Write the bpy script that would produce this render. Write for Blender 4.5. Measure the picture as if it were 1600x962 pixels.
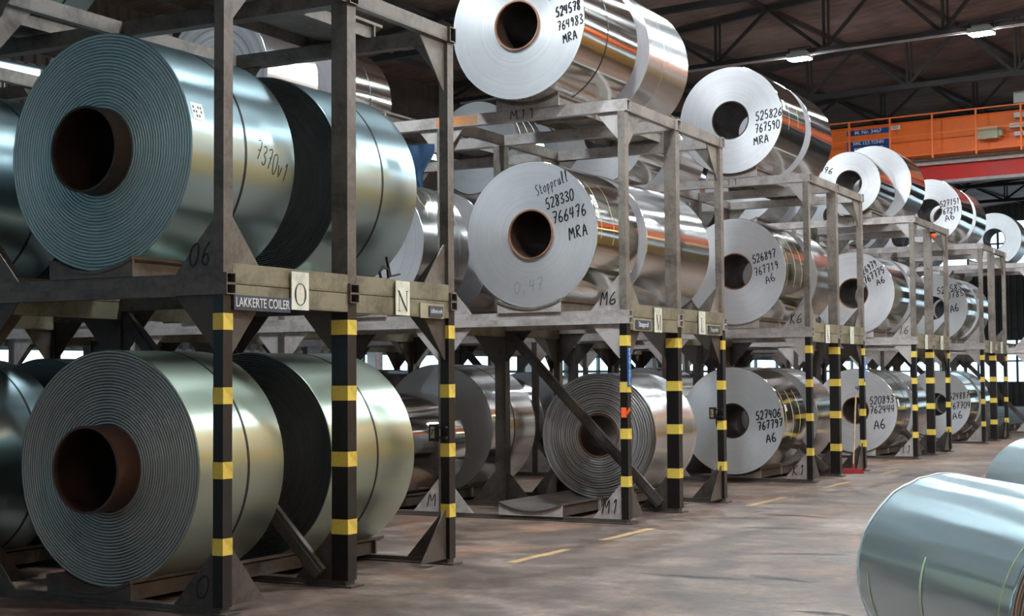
import bpy, bmesh, math, random
from mathutils import Vector, Matrix
for o in list(bpy.data.objects): bpy.data.objects.remove(o, do_unlink=True)
S = bpy.context.scene
COL = S.collection
PI = math.pi
# ------------------------------------------------------------------ camera, world, exposure
CAM = (6.5101, -8.0154, 1.6)
YAW, PITCH, ROLL, FPX = math.radians(28.034), math.radians(2.707), math.radians(-0.397), 2313.5
cam = bpy.data.cameras.new('camera'); camo = bpy.data.objects.new('camera', cam); COL.objects.link(camo)
_f = Vector((-math.sin(YAW)*math.cos(PITCH), math.cos(YAW)*math.cos(PITCH), math.sin(PITCH)))
_r = Vector((math.cos(YAW), math.sin(YAW), 0)); _u = _r.cross(_f)
_r2 = math.cos(ROLL)*_r + math.sin(ROLL)*_u; _u2 = -math.sin(ROLL)*_r + math.cos(ROLL)*_u
camo.matrix_world = Matrix(((_r2.x, _u2.x, -_f.x, CAM[0]), (_r2.y, _u2.y, -_f.y, CAM[1]), (_r2.z, _u2.z, -_f.z, CAM[2]), (0, 0, 0, 1)))
cam.sensor_fit = 'HORIZONTAL'; cam.sensor_width = 36; cam.lens = 36*FPX/1600; cam.clip_end = 300; cam.clip_start = .05
S.camera = camo
w = bpy.data.worlds.new('sky'); S.world = w; w.use_nodes = True
w.node_tree.nodes['Background'].inputs[0].default_value = (.62, .8, 1, 1)
w.node_tree.nodes['Background'].inputs[1].default_value = .6
S.view_settings.view_transform = 'Standard'; S.view_settings.look = 'None'
S.view_settings.exposure = -0.12; S.view_settings.gamma = 1; S.view_settings.use_curve_mapping = False
LAMP = 1150.0      # radiance of the floodlight lenses
WIN = 2.4         # radiance of the daylit window bands
WINR = 1.6        # radiance of the window band in the right wall
FILLF = 1.0        # radiance of the glow band added behind the camera
ROOF_FILL = 7.0        # radiance of the two glowing roof strips added out of view
WARM = 400.0      # radiance of the warm lights added unseen on the right
# ------------------------------------------------------------------ materials
def mat(name, color=(.5, .5, .5), rough=.5, metal=0., emit=None, es=0., aniso=0., rot=0., coat=0.):
    m = bpy.data.materials.new(name); m.use_nodes = True
    nt = m.node_tree; b = nt.nodes['Principled BSDF']
    b.inputs['Base Color'].default_value = (*color, 1); b.inputs['Roughness'].default_value = rough
    b.inputs['Metallic'].default_value = metal
    b.inputs['Coat Weight'].default_value = coat
    if emit:
        b.inputs['Emission Color'].default_value = (*emit, 1); b.inputs['Emission Strength'].default_value = es
    if aniso:
        b.inputs['Anisotropic'].default_value = aniso; b.inputs['Anisotropic Rotation'].default_value = rot
        t = nt.nodes.new('ShaderNodeTangent'); t.direction_type = 'RADIAL'; t.axis = 'Y'
        nt.links.new(t.outputs[0], b.inputs['Tangent'])
    return m
def N(m, typ, **kw):
    n = m.node_tree.nodes.new(typ)
    for k, v in kw.items():
        if k.startswith('i_'): n.inputs[k[2:].replace('_', ' ')].default_value = v
        else: setattr(n, k, v)
    return n
def L(m, a, b): m.node_tree.links.new(a, b)
def bsdf(m): return m.node_tree.nodes['Principled BSDF']
def coords(m, scale=(1, 1, 1), kind='Object'):
    t = N(m, 'ShaderNodeTexCoord'); mp = N(m, 'ShaderNodeMapping'); mp.inputs['Scale'].default_value = scale
    L(m, t.outputs[kind], mp.inputs['Vector']); return mp.outputs[0]
def noise(m, vec, scale=5, detail=4, rough=.55, dist=0):
    n = N(m, 'ShaderNodeTexNoise', i_Scale=scale, i_Detail=detail, i_Roughness=rough, i_Distortion=dist)
    L(m, vec, n.inputs['Vector']); return n.outputs[0]
def ramp(m, fac, stops):
    r = N(m, 'ShaderNodeValToRGB'); e = r.color_ramp.elements
    while len(e) < len(stops): e.new(.5)
    for i, (p, c) in enumerate(stops):
        e[i].position = p; e[i].color = (*c, 1) if len(c) == 3 else c
    L(m, fac, r.inputs[0]); return r.outputs[0]
def bump(m, h, strength=.2, dist=.01, prev=None):
    b = N(m, 'ShaderNodeBump', i_Strength=strength, i_Distance=dist); L(m, h, b.inputs['Height'])
    if prev: L(m, prev, b.inputs['Normal'])
    L(m, b.outputs[0], bsdf(m).inputs['Normal']); return b.outputs[0]
def math_(m, op, a, b=None):
    n = N(m, 'ShaderNodeMath', operation=op)
    for i, v in enumerate((a, b)):
        if v is None: continue
        if isinstance(v, (int, float)): n.inputs[i].default_value = v
        else: L(m, v, n.inputs[i])
    return n.outputs[0]
def mix(m, fac, a, b, typ='MIX'):
    n = N(m, 'ShaderNodeMix', data_type='RGBA', blend_type=typ)
    if isinstance(fac, (int, float)): n.inputs[0].default_value = fac
    else: L(m, fac, n.inputs[0])
    for i, v in ((6, a), (7, b)):
        if isinstance(v, tuple): n.inputs[i].default_value = (*v, 1)
        else: L(m, v, n.inputs[i])
    return n.outputs[2]
def painted(name, c1, c2, rough=.6, scale=3, metal=0., bs=.15):
    m = mat(name, c1, rough, metal)
    v = coords(m); n1 = noise(m, v, scale, 6, .65); n2 = noise(m, v, scale*9, 3)
    f = math_(m, 'MULTIPLY_ADD', n2, .35); m.node_tree.nodes[-1].inputs[2].default_value = 0
    s = math_(m, 'ADD', n1, math_(m, 'MULTIPLY', n2, .3))
    L(m, ramp(m, s, [(.48, c2), (.72, c1)]), bsdf(m).inputs['Base Color'])
    L(m, ramp(m, n1, [(.3, (rough-.12,)*3), (.7, (rough+.12,)*3)]), bsdf(m).inputs['Roughness'])
    bump(m, n2, bs, .004); return m
M = {}
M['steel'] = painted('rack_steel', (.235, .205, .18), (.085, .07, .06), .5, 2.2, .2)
M['steel_dark'] = painted('rack_steel_dark', (.15, .13, .115), (.055, .045, .038), .5, 2.2, .2)  # darker copy of rack_steel: dim light on the first rack put into the colour
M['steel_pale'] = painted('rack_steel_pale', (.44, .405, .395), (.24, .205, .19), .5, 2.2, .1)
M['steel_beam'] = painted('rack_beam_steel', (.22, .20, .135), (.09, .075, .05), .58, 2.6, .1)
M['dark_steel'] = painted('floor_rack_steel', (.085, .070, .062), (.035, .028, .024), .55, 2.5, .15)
M['black'] = painted('black_paint', (.005, .0045, .0045), (.012, .008, .006), .38, 6)
M['yellow'] = painted('yellow_paint', (.74, .55, .09), (.5, .36, .06), .5, 5)
M['sign_white'] = painted('sign_white', (.72, .74, .66), (.5, .5, .42), .5, 5)
M['sign_blue'] = painted('sign_slate_blue', (.045, .06, .10), (.03, .04, .07), .45, 5)
M['sign_tan'] = painted('sign_tan', (.36, .33, .22), (.22, .2, .13), .5, 6)
M['ink'] = mat('black_marker', (.006, .006, .008), .5)
M['faint_ink'] = mat('grey_pencil', (.22, .23, .26), .6)
M['letter_grey'] = mat('pale_lettering', (.62, .66, .68), .5)
M['letter_dim'] = mat('worn_lettering', (.4, .42, .3), .5)
M['white'] = mat('white_paint', (.8, .8, .8), .5)
M['blue_sign'] = mat('enamel_blue', (.01, .09, .33), .35)
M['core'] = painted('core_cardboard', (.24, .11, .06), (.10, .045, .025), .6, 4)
M['core_in'] = painted('core_inside', (.028, .012, .008), (.010, .006, .004), .5, 4)  # shade inside the tube put into a near-black colour
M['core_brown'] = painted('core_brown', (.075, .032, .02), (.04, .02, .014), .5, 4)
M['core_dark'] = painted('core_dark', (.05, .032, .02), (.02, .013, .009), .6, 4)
M['strap'] = mat('strap_black', (.01, .01, .012), .4)
M['chalk'] = mat('yellow_chalk', (.72, .70, .30), .7)
M['chalk_green'] = mat('green_chalk', (.66, .82, .55), .7)
M['crane_orange'] = painted('crane_orange', (.95, .20, .025), (.85, .16, .02), .5, .8, 0, .03)
M['crane_rail'] = mat('crane_rail_orange', (1.0, .22, .05), .5)
M['crane_red'] = painted('crane_red', (.55, .012, .006), (.42, .01, .006), .5, .8, 0, .03)
M['crane_grey'] = painted('crane_grey', (.42, .38, .37), (.3, .26, .25), .5, 2)
M['box_beige'] = mat('box_beige', (.42, .42, .28), .5)
M['box_grey'] = mat('box_grey', (.55, .62, .6), .5)
M['truss'] = painted('truss_steel', (.035, .03, .03), (.02, .018, .018), .6, 1.5)
M['lamp_lens'] = mat('lamp_lens', (.9, .95, 1), .4, emit=(.86, .96, 1.0), es=LAMP)
M['lamp_lens_warm'] = mat('lamp_lens_warm', (1, .8, .5), .4, emit=(1.0, .60, .26), es=WARM)
M['rooflight'] = mat('rooflight_sheet', (.8, .9, 1), .4, emit=(.82, .93, 1.0), es=ROOF_FILL)
M['lamp_body'] = mat('lamp_housing', (.3, .33, .33), .5)
M['tag_orange'] = mat('orange_tag', (.95, .13, .03), .6)
M['cloth_blue'] = mat('blue_cloth', (.006, .035, .085), .8)
M['broom_red'] = painted('broom_red', (.35, .03, .025), (.22, .02, .02), .8, 20)
M['wood'] = painted('broom_wood', (.6, .42, .26), (.5, .33, .2), .6, 8)
M['wrap'] = mat('edge_wrap_film', (.72, .8, .82), .35)
M['paper'] = mat('paper_label', (.78, .8, .8), .6)
M['window_glass'] = mat('daylit_glass', (.8, .9, 1), .3, emit=(.62, .86, 1.0), es=WIN)
M['window_glass_right'] = mat('daylit_glass_right', (.8, .9, 1), .3, emit=(.5, .8, 1.0), es=WINR)
M['window_glass_front'] = mat('daylit_glass_front', (.8, .9, 1), .3, emit=(.35, .75, 1.0), es=FILLF)
M['window_bar'] = mat('window_bar', (.1, .14, .15), .5)
# floor
def floor_mat():
    m = mat('worn_concrete', (.2, .17, .15), .5)
    v = coords(m); big = noise(m, v, .35, 6, .62, .6); mid = noise(m, v, 1.9, 10, .72, .2); fine = noise(m, coords(m, (1, .6, 1)), 11, 9, .8)
    vs = coords(m, (.8, 1.3, 1)); st = noise(m, vs, 2.6, 9, .72, .2)
    s = math_(m, 'ADD', math_(m, 'MULTIPLY', big, .45), math_(m, 'MULTIPLY', mid, .4))
    s = math_(m, 'ADD', s, math_(m, 'MULTIPLY', st, .35))
    c = ramp(m, s, [(.46, (.045, .028, .022)), (.56, (.105, .070, .056)), (.64, (.20, .145, .118)), (.76, (.34, .265, .22))])
    c2 = mix(m, ramp(m, fine, [(.40, (0, 0, 0)), (.60, (1, 1, 1))]), mix(m, 1, c, (.60, .57, .54), 'MULTIPLY'), c)
    rust = ramp(m, noise(m, v, .5, 4, .6, 1), [(.53, (0, 0, 0)), (.68, (.5, .5, .5))])
    ridge = math_(m, 'ABSOLUTE', math_(m, 'SUBTRACT', noise(m, coords(m, (1, .55, 1)), .42, 2, .5, .4), .5))
    c2 = mix(m, ramp(m, math_(m, 'ADD', ridge, math_(m, 'MULTIPLY', fine, .02)), [(.018, (.62, .62, .62)), (.045, (0, 0, 0))]), c2, (.045, .028, .024))
    L(m, mix(m, rust, c2, (.26, .11, .06)), bsdf(m).inputs['Base Color'])
    L(m, ramp(m, mid, [(.35, (.42,)*3), (.65, (.72,)*3)]), bsdf(m).inputs['Roughness'])
    bump(m, fine, .10, .003); return m
M['floor'] = floor_mat()
def roof_mat():
    m = mat('roof_deck', (.1, .07, .06), .8)
    v = coords(m); n1 = noise(m, v, .6, 6, .65); n2 = noise(m, coords(m, (1, 5, 1)), 1.4, 5, .6)
    L(m, ramp(m, math_(m, 'ADD', n1, math_(m, 'MULTIPLY', n2, .5)), [(.5, (.075, .045, .038)), (.72, (.17, .11, .092)), (.95, (.27, .19, .155))]), bsdf(m).inputs['Base Color'])
    bump(m, n2, .2, .02); return m
M['roof'] = roof_mat()
M['cladding'] = painted('dark_cladding', (.075, .055, .045), (.035, .027, .024), .6, .5, 0, .05)
M['cladding_grey'] = painted('grey_cladding', (.11, .11, .11), (.06, .06, .06), .6, .5, 0, .05)
M['ochre_wall'] = painted('ochre_block_wall', (.80, .50, .18), (.58, .34, .11), .8, .4, 0, .1)
# coils
def barrel(name, col, rough, wav=.12, streak=.15, aniso=.7):
    m = mat(name, col, rough, 1.0, aniso=aniso, rot=.25)
    t = N(m, 'ShaderNodeTexCoord')
    s = N(m, 'ShaderNodeSeparateXYZ'); L(m, t.outputs['Object'], s.inputs[0])
    # fine rolling streaks run round the coil: depend on y only
    oi = N(m, 'ShaderNodeObjectInfo')
    c = N(m, 'ShaderNodeCombineXYZ'); L(m, s.outputs[1], c.inputs[1]); L(m, math_(m, 'MULTIPLY', oi.outputs['Random'], 40), c.inputs[0])
    st = noise(m, c.outputs[0], 22, 5, .7)
    L(m, mix(m, streak, (col[0], col[1], col[2]), ramp(m, st, [(.3, tuple(x*.6 for x in col)), (.7, col)])), bsdf(m).inputs['Base Color'])
    L(m, math_(m, 'ADD', math_(m, 'MULTIPLY', st, .03), rough-.015), bsdf(m).inputs['Roughness'])
    mp = N(m, 'ShaderNodeMapping'); mp.inputs['Scale'].default_value = (2.2, .22, 2.2); L(m, t.outputs['Object'], mp.inputs[0])
    wv = noise(m, mp.outputs[0], 1.6, 2, .5)
    bump(m, wv, wav, .05); return m
M['alu'] = barrel('bare_aluminium', (.74, .73, .72), .16)
M['alu_mirror'] = barrel('mirror_aluminium', (.78, .76, .72), .10, .10, .3, .6)
M['alu_soft'] = barrel('satin_aluminium', (.72, .74, .75), .27, .12, .1, .6)
M['lacquer'] = barrel('lacquered_steel', (.40, .55, .60), .31, .05, .06, .5)
M['lacquer_green'] = barrel('pale_green_lacquer', (.47, .55, .46), .32, .05, .06, .45)
def facem(name, col, rough, metal, ringamp, scale=26, bs=.25, aniso=.55):
    m = mat(name, col, rough, metal, aniso=aniso)
    t = N(m, 'ShaderNodeTexCoord'); s = N(m, 'ShaderNodeSeparateXYZ'); L(m, t.outputs['Object'], s.inputs[0])
    xx = math_(m, 'MULTIPLY', s.outputs[0], s.outputs[0]); zz = math_(m, 'MULTIPLY', s.outputs[2], s.outputs[2])
    r = math_(m, 'SQRT', math_(m, 'ADD', xx, zz)); oi = N(m, 'ShaderNodeObjectInfo')
    c = N(m, 'ShaderNodeCombineXYZ'); L(m, r, c.inputs[0]); L(m, math_(m, 'MULTIPLY', oi.outputs['Random'], 30), c.inputs[1])
    sm = noise(m, t.outputs['Object'], 2.2, 4, .6)
    L(m, math_(m, 'MULTIPLY', sm, .02), c.inputs[2])
    rn = noise(m, c.outputs[0], scale, 6, .75)
    dark = tuple(x*(1-ringamp) for x in col)
    L(m, mix(m, 1, ramp(m, rn, [(.32, dark), (.6, col)]), ramp(m, sm, [(.25, (.86, .86, .88)), (.75, (1, 1, 1))]), 'MULTIPLY'), bsdf(m).inputs['Base Color'])
    bump(m, rn, bs, .006); return m
M['face'] = facem('coil_face', (.84, .83, .85), .38, .72, .14, 55, .15)
M['face_worn'] = facem('coil_face_worn', (.66, .65, .66), .40, .7, .55, 20, .6)
M['face_fine'] = facem('coil_face_grey', (.66, .69, .72), .48, .55, .10, 55, .12)
M['face_teal'] = facem('lacquered_face', (.47, .64, .67), .40, .5, .15, 40, .05, .4)
M['face_grey'] = facem('lacquered_face_grey', (.42, .45, .44), .45, .5, .15, 40, .05, .4)
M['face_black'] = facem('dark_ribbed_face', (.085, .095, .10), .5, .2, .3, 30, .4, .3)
# ------------------------------------------------------------------ mesh helpers
class MB:
    def __init__(s): s.v = []; s.f = []; s.mi = []; s.sm = []
    def add(s, vs, fs, mi=0, smooth=False):
        b = len(s.v); s.v += [tuple(p) for p in vs]
        for f in fs: s.f.append(tuple(b+i for i in f)); s.mi.append(mi); s.sm.append(smooth)
        return s
    def box(s, a, b, mi=0):
        x0, y0, z0 = a; x1, y1, z1 = b
        return s.add([(x0, y0, z0), (x1, y0, z0), (x1, y1, z0), (x0, y1, z0), (x0, y0, z1), (x1, y0, z1), (x1, y1, z1), (x0, y1, z1)],
                     [(0, 3, 2, 1), (4, 5, 6, 7), (0, 1, 5, 4), (1, 2, 6, 5), (2, 3, 7, 6), (3, 0, 4, 7)], mi)
    def bar(s, p, q, w_, h_, mi=0):   # rectangular bar between two points
        p = Vector(p); q = Vector(q); d = (q-p).normalized(); up = Vector((0, 0, 1))
        if abs(d.z) > .99: up = Vector((0, 1, 0))
        a = d.cross(up).normalized()*w_/2; b = a.cross(d).normalized()*h_/2
        vs = [p-a-b, p+a-b, p+a+b, p-a+b, q-a-b, q+a-b, q+a+b, q-a+b]
        return s.add(vs, [(0, 1, 2, 3), (7, 6, 5, 4), (0, 4, 5, 1), (1, 5, 6, 2), (2, 6, 7, 3), (3, 7, 4, 0)], mi)
    def rtube(s, x0, x1, y0, y1, z0, z1, t=.008, mi=0):   # hollow rectangular tube along x, open ends
        def ring(x, k): return [(x, y0+k, z0+k), (x, y1-k, z0+k), (x, y1-k, z1-k), (x, y0+k, z1-k)]
        vs = ring(x0, 0)+ring(x1, 0)+ring(x0, t)+ring(x1, t); fs = []
        for i in range(4):
            j = (i+1) % 4
            fs += [(i, j, 4+j, 4+i), (8+i, 12+i, 12+j, 8+j), (i, 8+i, 8+j, j), (4+i, 4+j, 12+j, 12+i)]
        return s.add(vs, fs, mi)
    def prism(s, poly, axis, a, b, mi=0):  # poly in the two other axes, extruded from a to b
        n = len(poly)
        def P(p, k):
            if axis == 'y': return (p[0], k, p[1])
            if axis == 'x': return (k, p[0], p[1])
            return (p[0], p[1], k)
        vs = [P(p, a) for p in poly]+[P(p, b) for p in poly]
        fs = [tuple(range(n)), tuple(range(2*n-1, n-1, -1))]+[(i, n+i, n+(i+1) % n, (i+1) % n) for i in range(n)]
        return s.add(vs, fs, mi)
    def strip(s, prof, n=96, mi=0, smooth=True, a0=0, a1=2*PI):   # lathe about y; prof = [(r, y)...]
        k = len(prof); full = abs(a1-a0-2*PI) < 1e-6; m_ = n if full else n+1; vs = []; fs = []
        for i in range(m_):
            a = a0+(a1-a0)*i/n; c, d = math.cos(a), math.sin(a)
            vs += [(r*c, y, r*d) for r, y in prof]
        for i in range(n):
            j = (i+1) % m_
            for q in range(k-1): fs.append((i*k+q, i*k+q+1, j*k+q+1, j*k+q))
        return s.add(vs, fs, mi, smooth)
    def cyl(s, p, q, r, n=12, mi=0):
        p = Vector(p); q = Vector(q); d = (q-p).normalized(); up = Vector((0, 0, 1)) if abs(d.z) < .9 else Vector((1, 0, 0))
        a = d.cross(up).normalized(); b = a.cross(d)
        vs = []
        for i in range(n):
            t = 2*PI*i/n; o = a*math.cos(t)*r+b*math.sin(t)*r; vs += [p+o, q+o]
        fs = [(2*i, 2*i+1, 2*((i+1) % n)+1, 2*((i+1) % n)) for i in range(n)]
        s.add(vs, fs, mi, True)
        return s.add([vs[2*i] for i in range(n)], [tuple(range(n))], mi).add([vs[2*i+1] for i in range(n)], [tuple(range(n-1, -1, -1))], mi)
    def mesh(s, name, mats):
        me = bpy.data.meshes.new(name); me.from_pydata(s.v, [], s.f)
        for x in mats: me.materials.append(M[x] if isinstance(x, str) else x)
        me.polygons.foreach_set('material_index', s.mi); me.polygons.foreach_set('use_smooth', s.sm)
        bm = bmesh.new(); bm.from_mesh(me); bmesh.ops.recalc_face_normals(bm, faces=bm.faces); bm.to_mesh(me); bm.free()
        me.update(); return me
def ob(name, me, parent=None, loc=(0, 0, 0), rot=None, **tags):
    o = bpy.data.objects.new(name, me); COL.objects.link(o)
    if parent is not None: o.parent = parent
    o.location = loc
    if rot: o.rotation_euler = rot
    for k, v in tags.items(): o[k] = v
    return o
def thing(name, label, cat, loc=(0, 0, 0), rz=0, group=None):
    o = bpy.data.objects.new(name, None); COL.objects.link(o); o.location = loc; o.rotation_euler = (0, 0, rz)
    o['label'] = label; o['category'] = cat
    if group: o['group'] = group
    return o
_cache = {}
def cached(key, fn):
    if key not in _cache: _cache[key] = fn()
    return _cache[key]
# ------------------------------------------------------------------ writing
G = {'0': [[(.5, 1), (.15, .8), (.05, .4), (.3, 0), (.7, .05), (.9, .5), (.8, .9), (.5, 1)]],
 '1': [[(.3, .8), (.55, 1), (.5, 0)]], '2': [[(.1, .8), (.4, 1), (.8, .85), (.7, .5), (.1, .02), (.9, .08)]],
 '3': [[(.15, .9), (.6, 1), (.8, .75), (.4, .52), (.85, .3), (.6, .02), (.1, .1)]],
 '4': [[(.25, 1), (.1, .45), (.85, .5)], [(.7, 1), (.6, 0)]], '5': [[(.85, 1), (.3, .98), (.2, .55), (.7, .55), (.8, .2), (.5, 0), (.1, .08)]],
 '6': [[(.7, 1), (.25, .6), (.12, .2), (.45, 0), (.8, .22), (.55, .48), (.2, .3)]], '7': [[(.1, .95), (.85, 1), (.4, 0)], [(.3, .5), (.75, .55)]],
 '8': [[(.7, .9), (.35, 1), (.25, .75), (.75, .3), (.5, 0), (.15, .2), (.8, .8), (.7, .92)]], '9': [[(.8, .8), (.45, 1), (.2, .75), (.5, .55), (.8, .8), (.7, .4), (.5, 0)]],
 'A': [[(.02, 0), (.5, 1), (.85, 0)], [(.15, .4), (.8, .38)]], 'M': [[(.02, 0), (.15, 1), (.45, .4), (.8, 1), (.9, 0)]],
 'R': [[(.15, 0), (.2, 1)], [(.1, .9), (.6, 1), (.75, .75), (.25, .5), (.9, 0)]], 'K': [[(.15, 0), (.2, 1)], [(.8, 1), (.25, .5), (.85, 0)]],
 'O': [[(.5, 1), (.15, .8), (.05, .4), (.3, 0), (.7, .05), (.9, .5), (.8, .9), (.5, 1)]], 'S': [[(.8, .9), (.45, 1), (.15, .78), (.75, .35), (.55, .02), (.1, .1)]],
 't': [[(.45, .9), (.35, .1), (.7, .02)], [(.1, .6), (.8, .65)]], 'o': [[(.5, .6), (.15, .4), (.25, .05), (.7, .08), (.75, .45), (.5, .6)]],
 'p': [[(.2, .6), (.1, -.4)], [(.15, .45), (.55, .62), (.75, .3), (.2, .05)]], 'r': [[(.2, .6), (.2, 0)], [(.2, .4), (.55, .62), (.85, .55)]],
 'u': [[(.15, .6), (.15, .1), (.55, .02), (.8, .6), (.82, 0)]], 'l': [[(.3, 0), (.7, .9), (.45, 1), (.35, .1), (.7, 0)]], 'm': [[(.1, 0), (.15, .55), (.4, .6), (.42, .05), (.5, .5), (.8, .6), (.88, 0)]],
 'I': [[(.5, 1), (.45, 0)]], 'L': [[(.2, 1), (.2, 0), (.8, 0)]], ',': [[(.4, .1), (.3, -.15)]], 'v': [[(.1, .6), (.4, 0), (.8, .6)]], 'N': [[(.1, 0), (.12, 1), (.8, 0), (.85, 1)]], '.': [[(.4, .02), (.45, .08)]]}
def scrawl(text, p0, p1, h, wdt, rng, seed=0, mapf=None, jit=.05, slant=.12, name='handwriting', mat_='ink'):
    """marker writing from p0 to p1 (baseline ends, plane x,z) as flat ribbons"""
    rd = random.Random(seed or hash(text) % 1000); mb = MB()
    p0 = Vector(p0); p1 = Vector(p1); d = p1-p0; n = len(text); adv = d.length/n; d.normalize(); up = Vector((-d.y, d.x))
    for i, ch in enumerate(text):
        for st in G.get(ch, []):
            pts = []
            for (x, y) in st:
                x += rd.uniform(-jit, jit); y += rd.uniform(-jit, jit)
                pts.append(p0+d*(adv*(i+x*.85)+slant*h*y)+up*(h*y))
            # subdivide smooth
            sm = []
            for k in range(len(pts)-1):
                a = pts[max(k-1, 0)]; b = pts[k]; c = pts[k+1]; e = pts[min(k+2, len(pts)-1)]
                for t in (0, .33, .66):
                    sm.append(.5*((2*b)+(c-a)*t+(2*a-5*b+4*c-e)*t*t+(3*b-a-3*c+e)*t**3))
            sm.append(pts[-1])
            L_ = []; R_ = []
            for k, p in enumerate(sm):
                q = sm[min(k+1, len(sm)-1)]-sm[max(k-1, 0)]
                if q.length < 1e-6: q = Vector((1, 0))
                q.normalize(); o = Vector((-q.y, q.x))*wdt/2
                L_.append(p+o); R_.append(p-o)
            f = mapf or (lambda s_, t_: (s_, -.002, t_))
            vs = [f(*p) for p in L_]+[f(*p) for p in R_]; m_ = len(L_)
            mb.add(vs, [(k, k+1, m_+k+1, m_+k) for k in range(m_-1)])
    return mb.mesh(name, [mat_])
def lettering(text, size, mat_, align='CENTER', depth=.0015, sx=1.0, bold=0):
    key = ('txt', text, size, mat_, align, sx, bold)
    def mk():
        cu = bpy.data.curves.new('lettering', 'FONT'); cu.body = text; cu.size = size; cu.align_x = align; cu.align_y = 'CENTER'; cu.extrude = depth; cu.offset = bold
        o = bpy.data.objects.new('tmp', cu); COL.objects.link(o)
        bpy.context.view_layer.update()
        me = bpy.data.meshes.new_from_object(o.evaluated_get(bpy.context.evaluated_depsgraph_get()))
        bpy.data.objects.remove(o, do_unlink=True); bpy.data.curves.remove(cu)
        me.materials.clear(); me.materials.append(M[mat_])
        for v in me.vertices: v.co.x *= sx
        me.name = 'lettering'; return me
    return cached(key, mk)
# ------------------------------------------------------------------ the hall (turned 7 degrees against the racks)
BETA = math.radians(-7)
def B(x, y, z=0): return (x*math.cos(BETA)-y*math.sin(BETA), x*math.sin(BETA)+y*math.cos(BETA), z)
XL, XR, YF, YB = -19.0, 14.0, -17.0, 70.0
def roofz(x): return 11.5+.08*min(x, 4)-.08*max(x-4, 0)
RB = (0, 0, BETA)
def struct(name, mb, mats, parent=None, **k):
    o = ob(name, mb.mesh(name, mats), parent, rot=None if parent else RB, **k)
    if parent is None: o['kind'] = 'structure'
    return o
fl = MB(); n_ = 12
fl.box((XL-1, YF-1, -.3), (XR+1, YB+1, 0)); floor = struct('floor', fl, ['floor'])
# floor joints, yellow dashes, cracks
rd = random.Random(4)
fo = bpy.data.objects.new('x', None); bpy.data.objects.remove(fo)
def onfloor(name, mb, mats):
    o = ob(name, mb.mesh(name, mats)); o.parent = floor; o.rotation_euler = (0, 0, -BETA); return o
for (xa, ya, yb_) in [(.41, 3.4, 4.5), (.39, 5.35, 6.6), (.43, 9.55, 11.1), (.43, 12.9, 14.2), (.44, 16.0, 17.3)]:
    d = MB(); n = 9
    for side in range(1):
        Lp = [(xa-.045+rd.uniform(-.012, .012), ya+(yb_-ya)*i/n, .002) for i in range(n+1)]
        Rp = [(xa+.045+rd.uniform(-.012, .012), ya+(yb_-ya)*i/n, .002) for i in range(n+1)]
        d.add(Lp+Rp, [(i, i+1, n+2+i, n+1+i) for i in range(n)])
    onfloor('lane_dash', d, [M['lane'] if 'lane' in M else cached('lane', lambda: painted('lane_yellow', (.42, .27, .10), (.20, .14, .10), .7, 9))])
for (x0, y0, x1, y1, wd) in [(1.7, 3.2, 2.6, 3.3, .02), (2.5, 3.55, 3.1, 3.25, .025), (.9, 8.6, 1.7, 8.4, .02), (1.2, 7.0, 1.9, 7.1, .02), (3.4, 1.9, 3.8, 1.8, .025), (.5, 8.0, 1.2, 8.2, .015), (2.2, 5.0, 2.9, 5.1, .014)]:
    d = MB(); n = 12; P0 = Vector((x0, y0)); P1 = Vector((x1, y1)); dr = (P1-P0).normalized(); nn = Vector((-dr.y, dr.x)); Lp = []; Rp = []
    off = 0
    for i in range(n+1):
        off += rd.uniform(-.025, .025); p = P0+(P1-P0)*i/n+nn*off; ww = 6*wd*math.sin(PI*(i+.5)/(n+1))*rd.uniform(.4, 1.1)
        Lp.append((*(p+nn*ww/2), .0015)); Rp.append((*(p-nn*ww/2), .0015))
    d.add(Lp+Rp, [(i, i+1, n+2+i, n+1+i) for i in range(n)]); onfloor('crack', d, ['black'])
# roof deck in sheets
ce = MB()
for a, b in ((XL-.5, 3.4), (4.0, 8.4), (9.0, XR+.5)):
    za, zb = roofz(a)+.12, roofz(b)+.12
    ce.prism([(a, za), (b, zb), (b, zb+.2), (a, za+.2)], 'y', YF-.5, YB+.5)
ceil = struct('ceiling', ce, ['roof'])
RL = struct('window_20', MB().prism([(3.35, roofz(3.4)+.3), (4.05, roofz(4.0)+.3), (4.05, roofz(4.0)+.34), (3.35, roofz(3.4)+.34)], 'y', YF-.5, YB+.5), ['rooflight'])  # glowing roof strip, added out of view to streak the barrels
RL2 = struct('window_21', MB().prism([(8.35, roofz(8.4)+.3), (9.05, roofz(9.0)+.3), (9.05, roofz(9.0)+.34), (8.35, roofz(8.4)+.34)], 'y', YF-.5, YB+.5), ['rooflight'])  # second added strip, brightens the coil tops
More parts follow.
